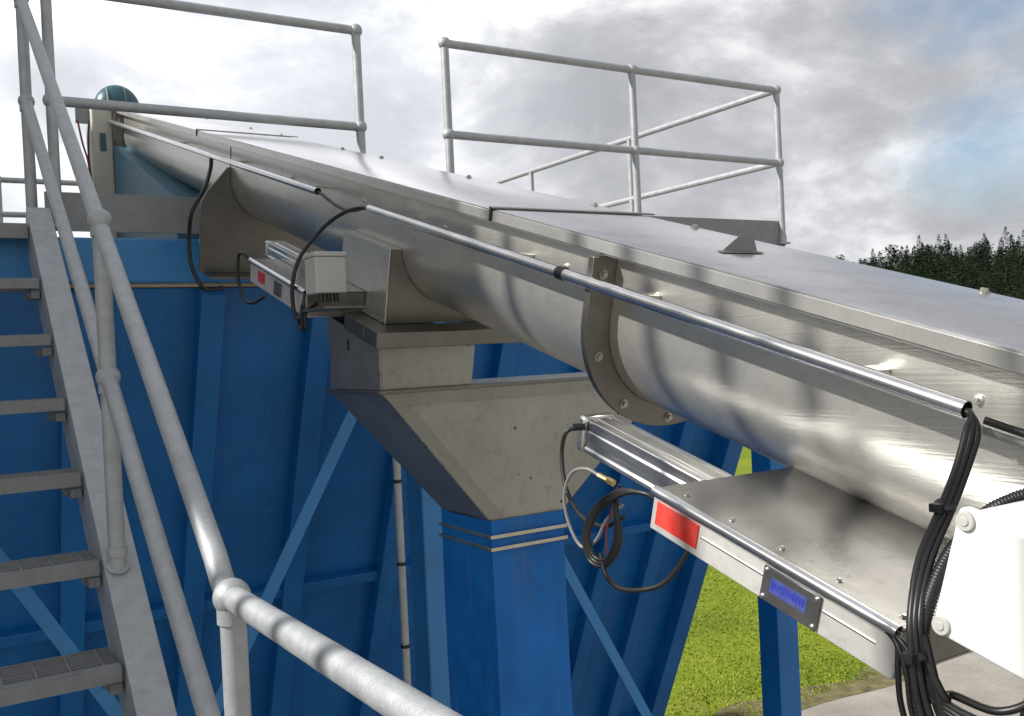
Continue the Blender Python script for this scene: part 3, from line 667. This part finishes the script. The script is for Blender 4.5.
# nameplate with two rows of blue lettering
G().box((.9650, .715, -.6045), (.9680, .812, -.556), fr).build('nameplate', NAME, gate, bevel=.0005)
g = G()
for (s, h) in ((.72, -.561), (.807, -.561), (.72, -.600), (.807, -.600)): G().bolt(C(.965, s, h), -Xv, .0028, .003).build('rivet', BOLT, gate)
def letters(txt, x, s_left, h_mid, size, m, parent, name='lettering', bold=0.0):
    cu = bpy.data.curves.new(name, 'FONT'); cu.body = txt; cu.size = size; cu.extrude = .0003; cu.offset = bold; cu.align_y = 'CENTER'
    tmp = bpy.data.objects.new('tmp', cu); col.objects.link(tmp)
    dg = bpy.context.evaluated_depsgraph_get(); me = bpy.data.meshes.new_from_object(tmp.evaluated_get(dg)); bpy.data.objects.remove(tmp)
    # text x axis runs towards the camera side (-D), text y along N, facing -X
    for v in me.vertices:
        a, b_, c_ = v.co; v.co = C(x-c_, s_left-a, h_mid+b_)
    me.materials.clear(); me.materials.append(m)
    o = bpy.data.objects.new(name, me); col.objects.link(o); o.parent = parent
    o.matrix_parent_inverse = Matrix.Translation(parent.location).inverted(); return o
G().box((.9646, .733, -.589), (.9650, .797, -.567), fr).build('logo_panel', paint('faded_blue_print', (0.045, 0.06, 0.26), 0.4, var=0.3, dirt=0.3, scale=60, streak=False, dirt_col=(0.12, 0.12, 0.16)), gate)
g = G(); sx = .7945
while sx > .738:      # worn, unreadable blue characters
    w = random.uniform(.003, .0055); hh = random.uniform(.0045, .0065)
    g.box((.9640, sx-w, -.577-hh), (.9645, sx-w+.0012, -.577+hh), fr); g.box((.9640, sx-.0012, -.577-hh*random.uniform(.3, 1)), (.9645, sx, -.577+hh), fr)
    zz_ = random.choice((-.8, 0, .8))*hh; g.box((.9641, sx-w+.0013, -.577+zz_-.0007), (.9645, sx-.0013, -.577+zz_+.0007), fr); sx -= w+.0018
o = g.build('worn_lettering', INK, gate); o['kind'] = 'stuff'
# profiled aluminium cylinder (actuator) behind the gate
def actuator(parent, s0, s1, x0, x1, h0, h1, m=ALU):
    w = x1-x0; hh = h1-h0; P = []
    side = lambda k: [(0, 0.0), (.10, 0), (.16, .04), (.30, .04), (.36, 0), (.62, 0), (.68, .05), (.82, .05), (.88, 0)]
    def pt(u, d, e): return [(u, d), (1-d, u), (1-u, 1-d), (d, 1-u)][e]
    prof = []
    for e in range(4):
        for (u, d) in side(0):
            a, b_ = [(u, d), (1-d, u), (1-u, 1-d), (d, 1-u)][e]; prof.append((x0+w*a, h0+hh*b_))
    G().prism(prof, fr, s0, s1-.024, 1).build('actuator_barrel', m, parent, bevel=.0015, ang=25)
    G().box((x0-.002, s1-.022, h0-.002), (x1+.002, s1, h1+.002), fr).build('actuator_end_cap', m, parent, bevel=.006)
    g = G()
    for a, b_ in ((.14, .14), (.86, .14), (.14, .86), (.86, .86)): G().bolt(C(x0+w*a, s1, h0+hh*b_), Dv, .006, .005).build('cap_bolt', BOLT, parent)
actuator(gate, 1.056, 1.395, 1.068, 1.140, -.606, -.541)
g = G().cyl(C(1.066, 1.372, -.556), C(1.046, 1.380, -.558), .007, 12); g.build('port_fitting', BLACKF if False else RUBBER, gate)
far = slide_gate('slide_gate', 'far slide gate housing with small red label below the upper trough', 2.62, 3.16, -.556, -.632, .968, red=False, xb=1.15)
G().box((.9655, 3.005, -.612), (.9690, 3.065, -.578), fr).build('red_label', RED, far)
G().box((.9650, 2.84, -.621), (.9690, 2.90, -.578), fr).build('nameplate', NAME, far, bevel=.0005)
actuator(far, 2.98, 3.32, 1.068, 1.140, -.575, -.520)
# small pale terminal box beside the far gate
root = thing('terminal_box', C(1.0, 2.56, -.575), 'small pale grey terminal box with lid beside the far slide gate', 'junction box')
BB = [(.935, 2.50), (1.025, 2.50), (1.025, 2.585), (.935, 2.585)]
g = G().hexa([(x, y, .172) for x, y in BB] + [(x, y, .272) for x, y in BB]); g.build('body', BOXG, root, bevel=.004)
x0_, x1_, y0_, y1_ = .933, 1.027, 2.498, 2.587
G().box((x0_, y0_, .2725), (x1_, y1_, .286)).build('lid', BOXG, root, bevel=.003)
g = G()
for k in range(3): G().cyl((.955+.022*k, 2.52, .150), (.955+.022*k, 2.52, .1715), .008, 10).build('gland', RUBBER, root)
G().box((.94, 2.46, .128), (1.06, 2.64, .134)).build('mounting_plate', PLATE, root)

# ------------------------------------------------------------------ large junction box close to the camera
root = thing('junction_box', C(1.0, .45, -.45), 'large white junction box with round corner screws at the near end of the conveyor', 'junction box')
sl, sr, hb_, ht_ = .552, .20, -.508, -.360; jx = .945
G().box((jx+.022, sr+.006, hb_+.003), (jx+.115, sl-.006, ht_-.003), fr).build('body', WHITE, root, bevel=.006)
G().box((jx, sr, hb_), (jx+.020, sl, ht_), fr).build('lid', WHITE, root, bevel=.005, seg=3)
g = G()
for (s, h) in ((sl-.012, ht_-.012), (sl-.012, hb_+.012), (sr+.012, ht_-.012), (sr+.012, hb_+.012)):
    g2 = G().tube([C(jx-.004, s, h), C(jx+.001, s, h)], [.0105, .0112], 22); g2.tube([C(jx-.0055, s, h), C(jx-.004, s, h)], [.005, .0055], 14); g2.build('lid_screw', BOXG, root, ang=30, bevel=.0008)
for k in range(4):
    s = .455-.05*k; g = G().cyl(C(jx+.06, s, hb_-.020), C(jx+.06, s, hb_+.002), .0085, 6); g.cyl(C(jx+.06, s, hb_-.028), C(jx+.06, s, hb_-.020), .007, 14); g.build('cable_gland', BRASS, root)
G().box((jx+.1155, sr+.05, -.53), (jx+.121, sl-.05, -.33), fr).build('mounting_bracket', PLATE, root)
G().tube([C(jx+.135, .49, ht_+.012), C(jx+.135, .10, ht_+.012)], .0045, 10).build('earth_bar', BOLT, root)
G().box((jx+.10, .45, -.66), (jx+.118, .485, -.512), fr).build('bracket_leg', RUBBER, root)

# ------------------------------------------------------------------ cables
def cable(name, label, pts, r, m=RUBBER, group=None, n=10, cat='cable', seg=12):
    o = G().tube(smooth_path(pts, n), r, seg).build(name, m); tag(o, label, cat, group); return o
GRP = 'black cables around the near junction box'
# bundle falling out of the near conduit, behind the box
for i, (dx, ds) in enumerate(((0, 0), (.006, -.004), (-.004, .004))):
    cable('power_cable', ('black cable leaving the open conduit end, %s of the three' % ('middle', 'right-hand', 'left-hand')[i]),
          [C(1.12, .70, -.303), C(1.116, .665-ds*.3, -.305), C(1.10+dx, .648+ds, -.322), C(1.08+dx, .638+ds, -.36), C(1.045+dx, .625+ds, -.405), C(.995+dx, .607+ds, -.455), C(.955+dx*.6, .580+ds, -.50), C(.945+dx, .562+ds, -.54), C(.948+dx*1.5, .535+ds*1.8, -.60), C(.955+dx*2, .49+ds*2.5, -.66), C(.965, .43, -.76)], .0046, group=GRP)
# thick corrugated hose curving from the right
def hose(name, label, pts, r):
    P = smooth_path(pts, 46); rr = [r*(1+.09*math.sin(i*2.1)) for i in range(len(P))]
    o = G().tube(P, rr, 16).build(name, RUBBER, ang=80); tag(o, label, 'hose'); return o
hose('corrugated_hose', 'thick black corrugated hose curving down behind the white junction box',
     [C(1.14, .15, -.345), C(1.12, .42, -.352), C(1.10, .53, -.358), C(1.07, .575, -.385), C(1.03, .590, -.43), C(.985, .582, -.475), C(.955, .566, -.53), C(.95, .545, -.60), C(.955, .50, -.67), C(.96, .43, -.78)], .0085)
# cables running on along the trough side
for i, h in enumerate((-.312, -.325)):
    cable('trough_cable', 'dark cable lying along the trough side to the right of the conduit end, %s one' % ('upper', 'lower')[i], [C(1.135, .655, h), C(1.15, .60, h-.004), C(1.160, .45, h-.003), C(1.165, .2, h), C(1.165, -.3, h)], .0055, GREYC if i else RUBBER)
# from the gate edge tube to the box
for i in range(4):
    dz = -.006*i; cable('gate_cable', 'thin black cable from the gate edge tube to the box bundle, %s of four' % ('highest', 'second', 'third', 'lowest')[i],
          [C(.968, .63, -.544), C(.962, .596, -.548+dz*.4), C(.960, .578, -.556+dz), C(.957, .568, -.556+dz), C(.955, .561, -.556+dz)], .0036, group=GRP, n=8)
for i in range(2):
    cable('hanging_cable', 'thin black cable hanging from the gate edge tube down out of view, %s of two' % ('left', 'right')[i],
          [C(.968, .63, -.546), C(.960, .597, -.553), C(.955, .585-.012*i, -.58), C(.957, .570-.015*i, -.625), C(.965, .53-.02*i, -.69), C(.975, .46-.02*i, -.78), C(.985, .36, -.90)], .0036, group=GRP)
for k in range(4):
    s = .455-.05*k
    cable('gland_cable', 'black cable looping below the white junction box from a brass gland, %s from the left' % ('first', 'second', 'third', 'fourth')[k],
          [C(jx+.06, s, hb_-.026), C(jx+.058, s+.004, hb_-.050), C(jx+.045, s+.03, hb_-.073-.006*k), C(jx+.025, s+.07, hb_-.072-.008*k), C(jx+.010, .522+.002*k, hb_-.072-.004*k), C(jx+.006, .540, hb_-.052), C(.950, .552, -.545)], .0046, group=GRP)
for k in range(3):
    cable('lower_cable', 'black cable running off under the junction box to the lower right, %s' % ('topmost', 'middle one', 'lowest')[k],
          [C(.950, .560, -.520), C(.952, .545-.004*k, -.565), C(.956, .515-.004*k, -.600-.012*k), C(.962, .465, -.622-.014*k), C(.97, .40, -.628-.013*k), C(.975, .30, -.622-.01*k), C(.98, .15, -.61)], .0046, group=GRP)
# cable ties
for p, ax, nm in ((C(1.045, .627, -.405), Vector((.4, .3, -1)), 'upper'), (C(.947, .560, -.545), Vector((.1, -.3, -1)), 'lower')):
    ax.normalize(); o = G().tube([p-ax*.004, p+ax*.004], .0125, 18); o.box((p.x-.020, p.y-.006, p.z-.005), (p.x-.010, p.y+.008, p.z+.005)); tag(o.build('cable_tie', RUBBER), '%s black cable tie gripping the cable bundle by the junction box' % nm, 'cable tie')
# coil of cables at the near actuator
cable('air_hose', 'black hose curving from the actuator port into the tangled coil', [C(1.05, 1.378, -.558), C(1.035, 1.388, -.572), C(1.03, 1.385, -.615), C(1.02, 1.345, -.665), C(1.01, 1.28, -.690), C(1.0, 1.20, -.675), C(.99, 1.14, -.63)], .0040)
cable('sensor_cable', 'thin grey looped cable with bright plug below the actuator', [C(.980, 1.205, -.580), C(.972, 1.235, -.578), C(.965, 1.265, -.598), C(.962, 1.272, -.645), C(.965, 1.25, -.690), C(.970, 1.215, -.715), C(.975, 1.185, -.690), C(.975, 1.165, -.645), C(.98, 1.135, -.605)], .0030, GREYC)
o = G().cyl(C(.980, 1.207, -.580), C(.983, 1.185, -.581), .0050, 8); o.cyl(C(.983, 1.185, -.581), C(.986, 1.172, -.582), .0065, 6); tag(o.build('cable_plug', BRASS), 'small brass cable plug under the aluminium actuator', 'plug')
for i in range(3):
    d = .006*i
    cable('coiled_cable', 'black coiled cable hanging beside the red label end, %s loop' % ('inner', 'middle', 'outer')[i],
          [C(.985, 1.06, -.566), C(.975, 1.085, -.563), C(.968, 1.125+d, -.580), C(.965, 1.175+d, -.630), C(.965, 1.195+d, -.685), C(.968, 1.175+d, -.715-d), C(.972, 1.145, -.705-d), C(.975, 1.135-d, -.665), C(.975, 1.145, -.61), C(.98, 1.15, -.575)], .0040)
cable('drooping_cable', 'black cable drooping from the coil to below the red label', [C(.972, 1.165, -.705), C(.968, 1.14, -.730), C(.965, 1.10, -.735), C(.97, 1.05, -.715), C(.985, 1.01, -.68), C(1.0, .98, -.60)], .0042)
cable('red_wire', 'thin red wire hanging inside the tangled coil', [C(.975, 1.150, -.58), C(.972, 1.152, -.62), C(.972, 1.158, -.665), C(.975, 1.15, -.70)], .0016, REDC)
# gap between conduits
cable('gap_cable', 'black cable sagging between the two conduit ends', [C(1.12, 3.02, -.303), C(1.118, 2.94, -.306), C(1.116, 2.80, -.325), C(1.116, 2.68, -.326), C(1.118, 2.58, -.305), C(1.12, 2.53, -.303)], .0048)
cable('drop_cable', 'black cable arching from the conduit gap down to the small terminal box', [C(1.12, 2.53, -.303), C(1.110, 2.60, -.307), C(1.09, 2.68, -.335), C(1.05, 2.735, -.39), C(.985, 2.73, -.475), C(.955, 2.70, -.55), C(.950, 2.665, -.62), C(.955, 2.63, -.64), C(.965, 2.60, -.61), C(.975, 2.55, -.575)], .0062)
cable('loop_cable', 'black cable looped under the far slide gate', [C(.968, 3.155, -.565), C(.955, 3.19, -.545), C(.95, 3.23, -.56), C(.95, 3.225, -.64), C(.953, 3.17, -.69), C(.955, 3.08, -.69), C(.96, 2.98, -.65)], .0055)
for i in range(2):
    cable('gate_tail_cable', 'black cable at the lower end of the far gate, %s' % ('left', 'right')[i], [C(.968, 2.63, -.562), C(.955, 2.60+.0*i, -.575), C(.95, 2.60-.03*i, -.61), C(.952, 2.59-.02*i, -.655), C(.958, 2.62, -.66), C(.955, 2.66, -.63)], .0045)
cable('down_cable', 'black cable hanging from the far conduit down to the blue beam', [W(1.12, 4.172, .872), W(1.11, 4.16, .82), W(1.06, 4.08, .723), W(1.0, 4.062, .62), W(1.0, 4.13, .517), W(1.0, 4.12, .409), W(1.02, 4.06, .318), W(1.06, 4.08, .300), W(1.12, 4.10, .310)], .0085)
# thin grey pipe with ties in front of the blue wall
root = thing('drop_pipe', (2.0, 4.3, GZ), 'thin grey vertical pipe with black ties in front of the blue bin wall', 'pipe')
G().cyl((1.955, 4.26, GZ), (1.955, 4.26, -.30), .019, 14).build('pipe', GALV, root)
for z in (-.62, -1.02, -1.42, -1.9): G().tube([(1.955, 4.26, z-.008), (1.955, 4.26, z+.008)], .023, 14).build('tie', RUBBER, root)

# ------------------------------------------------------------------ drive unit at the conveyor head
root = thing('gearbox', (1.12, 6.5, .9), 'tall cream painted gearbox housing with dark window at the conveyor head', 'gearbox')
G().box((1.010, 6.50, .60), (1.135, 6.72, 1.655)).build('housing', CREAM, root, bevel=.01)
G().box((1.055, 6.492, 1.36), (1.09, 6.499, 1.47)).build('window', TEAL, root)
G().box((.93, 6.56, 1.54), (1.014, 6.58, 1.66)).build('bracket', GALVD, root)
for i, (x, m_) in enumerate(((.95, REDC), (.985, RUBBER))):
    cable('drive_wire', 'thin %s wire hanging beside the gearbox at the conveyor head' % ('dark red', 'black')[i], [(x-.02+i*.03, 6.49, 1.54), (x+.0, 6.48, 1.40), (x+.03-.03*i, 6.48, 1.25), (x+.03, 6.49, 1.0)], .006, m_, 'wires beside the gearbox')
root = thing('drive_motor', (1.2, 6.6, 1.66), 'dark teal domed drive motor on top of the conveyor head', 'motor')
g = G()
G().ball((1.190, 6.62, 1.665), .142, 16, (1.0, .8, 1.05)).build('cowl', TEAL, root)
for x, q in ((1.120, .124), (1.225, .138)): G().tube([W(x, 6.62+.105*math.cos(a), 1.665+q*1.01*math.sin(a)) for a in np.linspace(.15, 2.99, 16)], .006, 8).build('cowl_seam', GALVD, root)
G().box((1.05, 6.56, 1.60), (1.36, 6.70, 1.68)).build('motor_base', TEAL, root, bevel=.01)
root = thing('inlet_housing', (1.4, 6.0, .6), 'blue steel inlet housing under the upper end of the conveyor behind the toe board', 'housing')
g = G(); y0, y1 = 4.9, 6.48
g.hexa([(1.13, y0, .37), (1.60, y0, .37), (1.60, y1, .37), (1.13, y1, .37), (1.13, y0, spz(y0, -.57)-.0), (1.60, y0, spz(y0, -.57)), (1.60, y1, spz(y1, -.45)), (1.13, y1, spz(y1, -.45))]); g.build('housing', paint('steel_blue_paint', (0.06, 0.17, 0.26), 0.5, var=0.2, dirt=0.3), root, bevel=.006)
G().box((1.140, 6.50, .60), (1.30, 6.62, 1.56)).build('end_cover', bpy.data.materials['steel_blue_paint'], root, bevel=.006)
# ------------------------------------------------------------------ shed added out of view to the left, to shade the stair
root = thing('shade_shed', (-8, 9, GZ), 'unseen tall corrugated shed added left of the stair to shade it', 'shading shed')
CLAD = paint('pale_cladding', (0.50, 0.50, 0.49), 0.55, var=0.06, dirt=0.2)
def clad(x0, y0, x1, y1, z0, z1, name):
    d = Vector((x1-x0, y1-y0, 0)); Ln = d.length; d.normalize(); n = Vector((d.y, -d.x, 0)); k = int(Ln/0.16)
    P = []
    for i in range(k+1):
        p = Vector((x0, y0, 0))+d*(Ln*i/k); P.append(p+n*(0.03 if i % 2 else 0.0))
    V = [(p.x, p.y, z0) for p in P]+[(p.x, p.y, z1) for p in P]; m_ = len(P)
    return G().add(V, [(i, i+1, m_+i+1, m_+i) for i in range(m_-1)]).build(name, CLAD, root, ang=20)
SX0, SX1, SY0, SY1, SZ = -12.0, -3.8, 3.75, 15.0, 4.9
clad(SX0, SY0, SX1, SY0, GZ, SZ, 'wall'); clad(SX1, SY0, SX1, SY1, GZ, SZ, 'wall'); clad(SX1, SY1, SX0, SY1, GZ, SZ, 'wall'); clad(SX0, SY1, SX0, SY0, GZ, SZ, 'wall')
G().hexa([(SX0-.2, SY0-.1, SZ), (SX1+.1, SY0-.1, SZ), (SX1+.1, SY1+.2, SZ), (SX0-.2, SY1+.2, SZ), (SX0-.2, SY0-.1, SZ+.12), (SX1+.1, SY0-.1, SZ+.12), (SX1+.1, SY1+.2, SZ+.7), (SX0-.2, SY1+.2, SZ+.7)]).build('roof', GALVD, root)
G().box((SX0+2, SY0-.06, GZ), (SX0+5.2, SY0-.01, GZ+3.6)).build('door', BLUE, root, bevel=.01)

# barred guard screen on the far side of the landing: its bars throw the soft bands on the trough
root = thing('shadow_screen', (-2.4, 2.4, GZ), 'unseen screen of upright bars added to cast shadow bands on the trough', 'shadow screen')
for y in (1.42, 1.62, 1.98, 2.17, 2.36, 2.52, 2.86, 3.02, 3.30, 3.46):
    G().tube([(-2.4, y, .2), (-2.4, y, 3.4)], .021, 10).build('bar', GALV, root)
for z in (.2, 3.42): G().box((-2.42, 1.2, z-.03), (-2.38, 3.6, z+.03)).build('cross_rail', GALV, root)
for y in (1.2, 3.6): G().box((-2.44, y-.04, GZ), (-2.36, y+.04, 3.45)).build('post', GALV, root)
